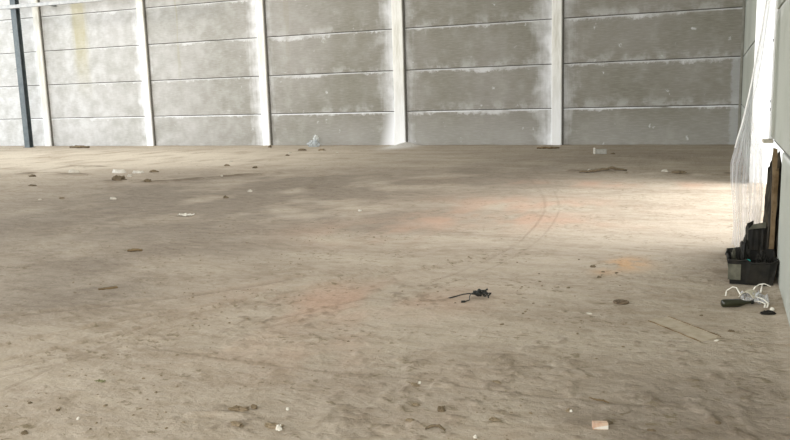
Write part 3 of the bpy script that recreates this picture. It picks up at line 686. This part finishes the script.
# specks near the disc
for i, (x, y, w, lab) in enumerate(((-.98, 6.72, .055, 'largest dark crumb up left of the orange stain'), (-.87, 6.54, .035, 'dark crumb left of the orange stain'), (-.875, 6.35, .040, 'dark crumb nearest the iron disc, left of it'), (-.76, 6.53, .032, 'dark crumb at the lower edge of the orange stain'),
                                    (-1.05, 5.94, .030, 'dark crumb left of the iron disc'), (-1.30, 6.07, .026, 'dark crumb above the twisted scrap'), (-1.37, 6.36, .022, 'tiny crumb farthest above the twisted scrap'), (-1.14, 6.96, .02, 'tiny crumb farthest out in the bright patch'),
                                    (-.08, 5.44, .025, 'dark crumb between the board and the bottle'), (-1.75, 5.27, .018, 'tiny crumb below the rod of the twisted scrap'), (-2.10, 4.21, .024, 'dark crumb alone on the pinkish dust'), (-1.22, 5.15, .02, 'flat crumb right below the twisted scrap'))):
    place('dirt_crumb', x, y, M_dirt, w, w * .8, w * .45, 70 + i, lab, 'dirt crumb')
slab('stone_chip', -.79, 5.28, .06, .045, .008, M_pale, 'flat pale chip on the floor nearer than the iron disc', 'stone chip', 5)
slab('stone_chip', .02, 4.92, .045, .035, .006, M_wstone, 'small white chip at the near end of the board', 'stone chip', 8)
place('dirt_crumb', .10, 5.13, M_dirt, .045, .03, .015, 90, 'dark flat crumb between the board and the right wall', 'dirt crumb')
# foreground
e = empty('mud_flake', (-2.13, 3.07, fz(-2.13, 3.07))); tag(e, 'raised curled mud flake with a dark hollow, bottom left centre', 'mud flake')
lump('crust', M_mid, .11, .05, .020, 101, e, (-.02, 0, 0), .5, 3, rz=.3); lump('crust', M_dirt, .035, .03, .028, 102, e, (-.03, -.005, 0), .5, 2); lump('crust', M_dirt, .035, .025, .024, 103, e, (.045, .035, .002), .5, 2)
G = [('mud_clod', -1.20, 3.38, M_dirt, .045, .045, .032, 'dark upright mud clod above the curved bark'), ('mud_clod', -1.45, 3.64, M_mid, .085, .05, .016, 'flat mud clod with a pale crumb, centre foreground'),
     ('mud_clod', -.63, 3.58, M_mid, .03, .03, .018, 'small clod behind the pink brick piece'), ('mud_clod', -.245, 3.48, M_dirt, .045, .02, .012, 'dark double clod right of the pink brick piece'),
     ('mud_clod', .03, 3.65, M_dirt, .035, .025, .012, 'dark clod near the right bottom corner'), ('mud_clod', -2.96, 2.51, M_dirt, .04, .03, .020, 'dark clod at the bottom left corner'),
     ('mud_clod', -3.02, 2.77, M_dirt, .025, .02, .012, 'small dark clod above the bottom left corner clod'), ('mud_clod', -3.24, 2.80, M_dirt, .025, .02, .010, 'tiny dark clod nearest the left edge'),
     ('mud_clod', -1.30, 3.22, M_mid, .06, .035, .014, 'brown clod left of the curved bark'), ('mud_clod', -1.34, 3.40, M_mid, .05, .03, .012, 'low clod left of the dark upright clod'), ('mud_clod', -.93, 3.35, M_mid, .06, .035, .013, 'low clod right of the curved bark'),
     ('mud_clod', -1.05, 3.82, M_mid, .07, .03, .012, 'long low clod behind the crack line'), ('mud_clod', -1.88, 2.95, M_mid, .12, .06, .022, 'large brown clod at the bottom edge under the mud flake'), ('mud_clod', -2.05, 2.90, M_mid, .08, .05, .018, 'brown clod at the bottom edge, left one of two')]
for i, (nme, x, y, mt, w, d, h, lab) in enumerate(G): place(nme, x, y, mt, w, d, h, 120 + i, lab, 'mud clod', sub=3, rough=.55)
for i, (x, y, w, lab) in enumerate(((-1.92, 3.15, .018, 'white pebble right of the curled mud flake'), (-2.84, 2.72, .018, 'white pebble among the bottom left clods'), (-.96, 3.14, .020, 'white pebble at the bottom edge right of centre'),
                                    (-1.42, 3.66, .016, 'tiny pale pebble on the flat centre clod'), (-.615, 3.57, .014, 'tiny white pebble beside the clod behind the brick'), (-1.82, 2.90, .034, 'largest pale pebble at the bottom edge'))):
    place('pebble', x, y, M_wstone, w, w * .85, w * .8, 150 + i, lab, 'pebble', sink=.05 if i != 5 and i != 3 else -.6)
stickthing('bark_strip', [(-1.20, 3.15, -.002), (-1.175, 3.165, .010), (-1.14, 3.17, .012), (-1.11, 3.165, -.002)], .007, M_dirt, 'dark curved bark strip at the bottom centre', 'bark')
o = stickthing('twig', [(-.56, 3.77, 0), (-.52, 3.755, .002), (-.49, 3.76, .002), (-.46, 3.745, 0)], .0045, M_brown, 'thin brown twig behind the pink brick piece', 'twig')
e = empty('brick_piece', (-.46, 3.43, fz(-.46, 3.43)), math.radians(18)); tag(e, 'small pinkish brick piece with pale mortar at bottom right', 'brick')
MB().box(-.034, .034, -.016, .016, -.002, .030).build('body', M_brick, e, bevel=.003)
V = [(-.030, -.0175, .004), (.033, -.0175, .003), (.033, -.0175, .020), (.0, -.0175, .015), (-.030, -.0175, .008)]; o = MB().add(V + [(a, -.0155, c_) for a, b, c_ in V], [(0, 1, 2, 3, 4), (9, 8, 7, 6, 5)] + [(k, k + 5, (k + 1) % 5 + 5, (k + 1) % 5) for k in range(5)]).build('mortar', M_wstone, e); o['label'] = 'pale mortar smear'
place('mud_clod', -.445, 3.50, M_dirt, .07, .035, .016, 160, 'dark clod touching the back of the pink brick piece', 'mud clod')
scrap('leaf', -3.10, 3.15, .05, .025, .006, M_leaf, 'dull green leaf in the left foreground', 'leaf', 9)

# uncountable crumbs -----------------------------------------------------
def crumbs(name, mat, n, seed, label, region, smin, smax, clump=.5):
    rr = np.random.RandomState(seed); V = []; F = []
    base = bmesh.new(); bmesh.ops.create_icosphere(base, subdivisions=1, radius=1); bv = [v.co.copy() for v in base.verts]; bf = [[v.index for v in f.verts] for f in base.faces]; base.free()
    X = rr.uniform(region[0], region[1], n * 4); Yy = region[2] + (region[3] - region[2]) * rr.uniform(0, 1, n * 4) ** 1.4
    clear = np.ones(len(X), bool)
    for bx0, bx1, by0, by1 in ((0, .44, 5.3, 8.3), (-.45, .1, 4.8, 5.4), (-1.95, -1.45, 5.1, 5.7), (-.75, -.5, 5.5, 5.75), (-.65, -.35, 3.3, 3.8), (-1.3, -1.05, 3.1, 3.2), (-5.7, -5.3, 6.0, 6.4), (-3, .44, 6.9, 9)): clear &= ~((X > bx0) & (X < bx1) & (Yy > by0) & (Yy < by1))
    X = X[clear]; Yy = Yy[clear]
    keep = fbm(X * 1.6, Yy * 1.6, seed, 3) > clump; X = X[keep][:n]; Yy = Yy[keep][:n]; H = fh(X, Yy)
    for x, y, h in zip(X, Yy, H):
        s = smin + (smax - smin) * rr.uniform() ** 4; s *= (1 + y / 14); a = rr.uniform(0, 6.28); sx, sy, sz = rr.uniform(.7, 1.6), rr.uniform(.7, 1.1), rr.uniform(.35, .8)
        o0 = len(V)
        for b in bv:
            k = 1 + .35 * (rr.uniform() - .5); px, py = b.x * s * sx * k, b.y * s * sy * k
            V.append((x + px * math.cos(a) - py * math.sin(a), y + px * math.sin(a) + py * math.cos(a), h + b.z * s * sz * k + s * .15))
        F += [tuple(o0 + i for i in f) for f in bf]
    o = link(name, V, F, mat); tag(o, label, 'dirt crumbs', kind='stuff'); return o
crumbs('loose_dirt_crumbs', M_mid, 1500, 5, 'loose brown dirt crumbs strewn over the whole floor', (-6, .40, 2.2, 8), .0015, .008, .5)
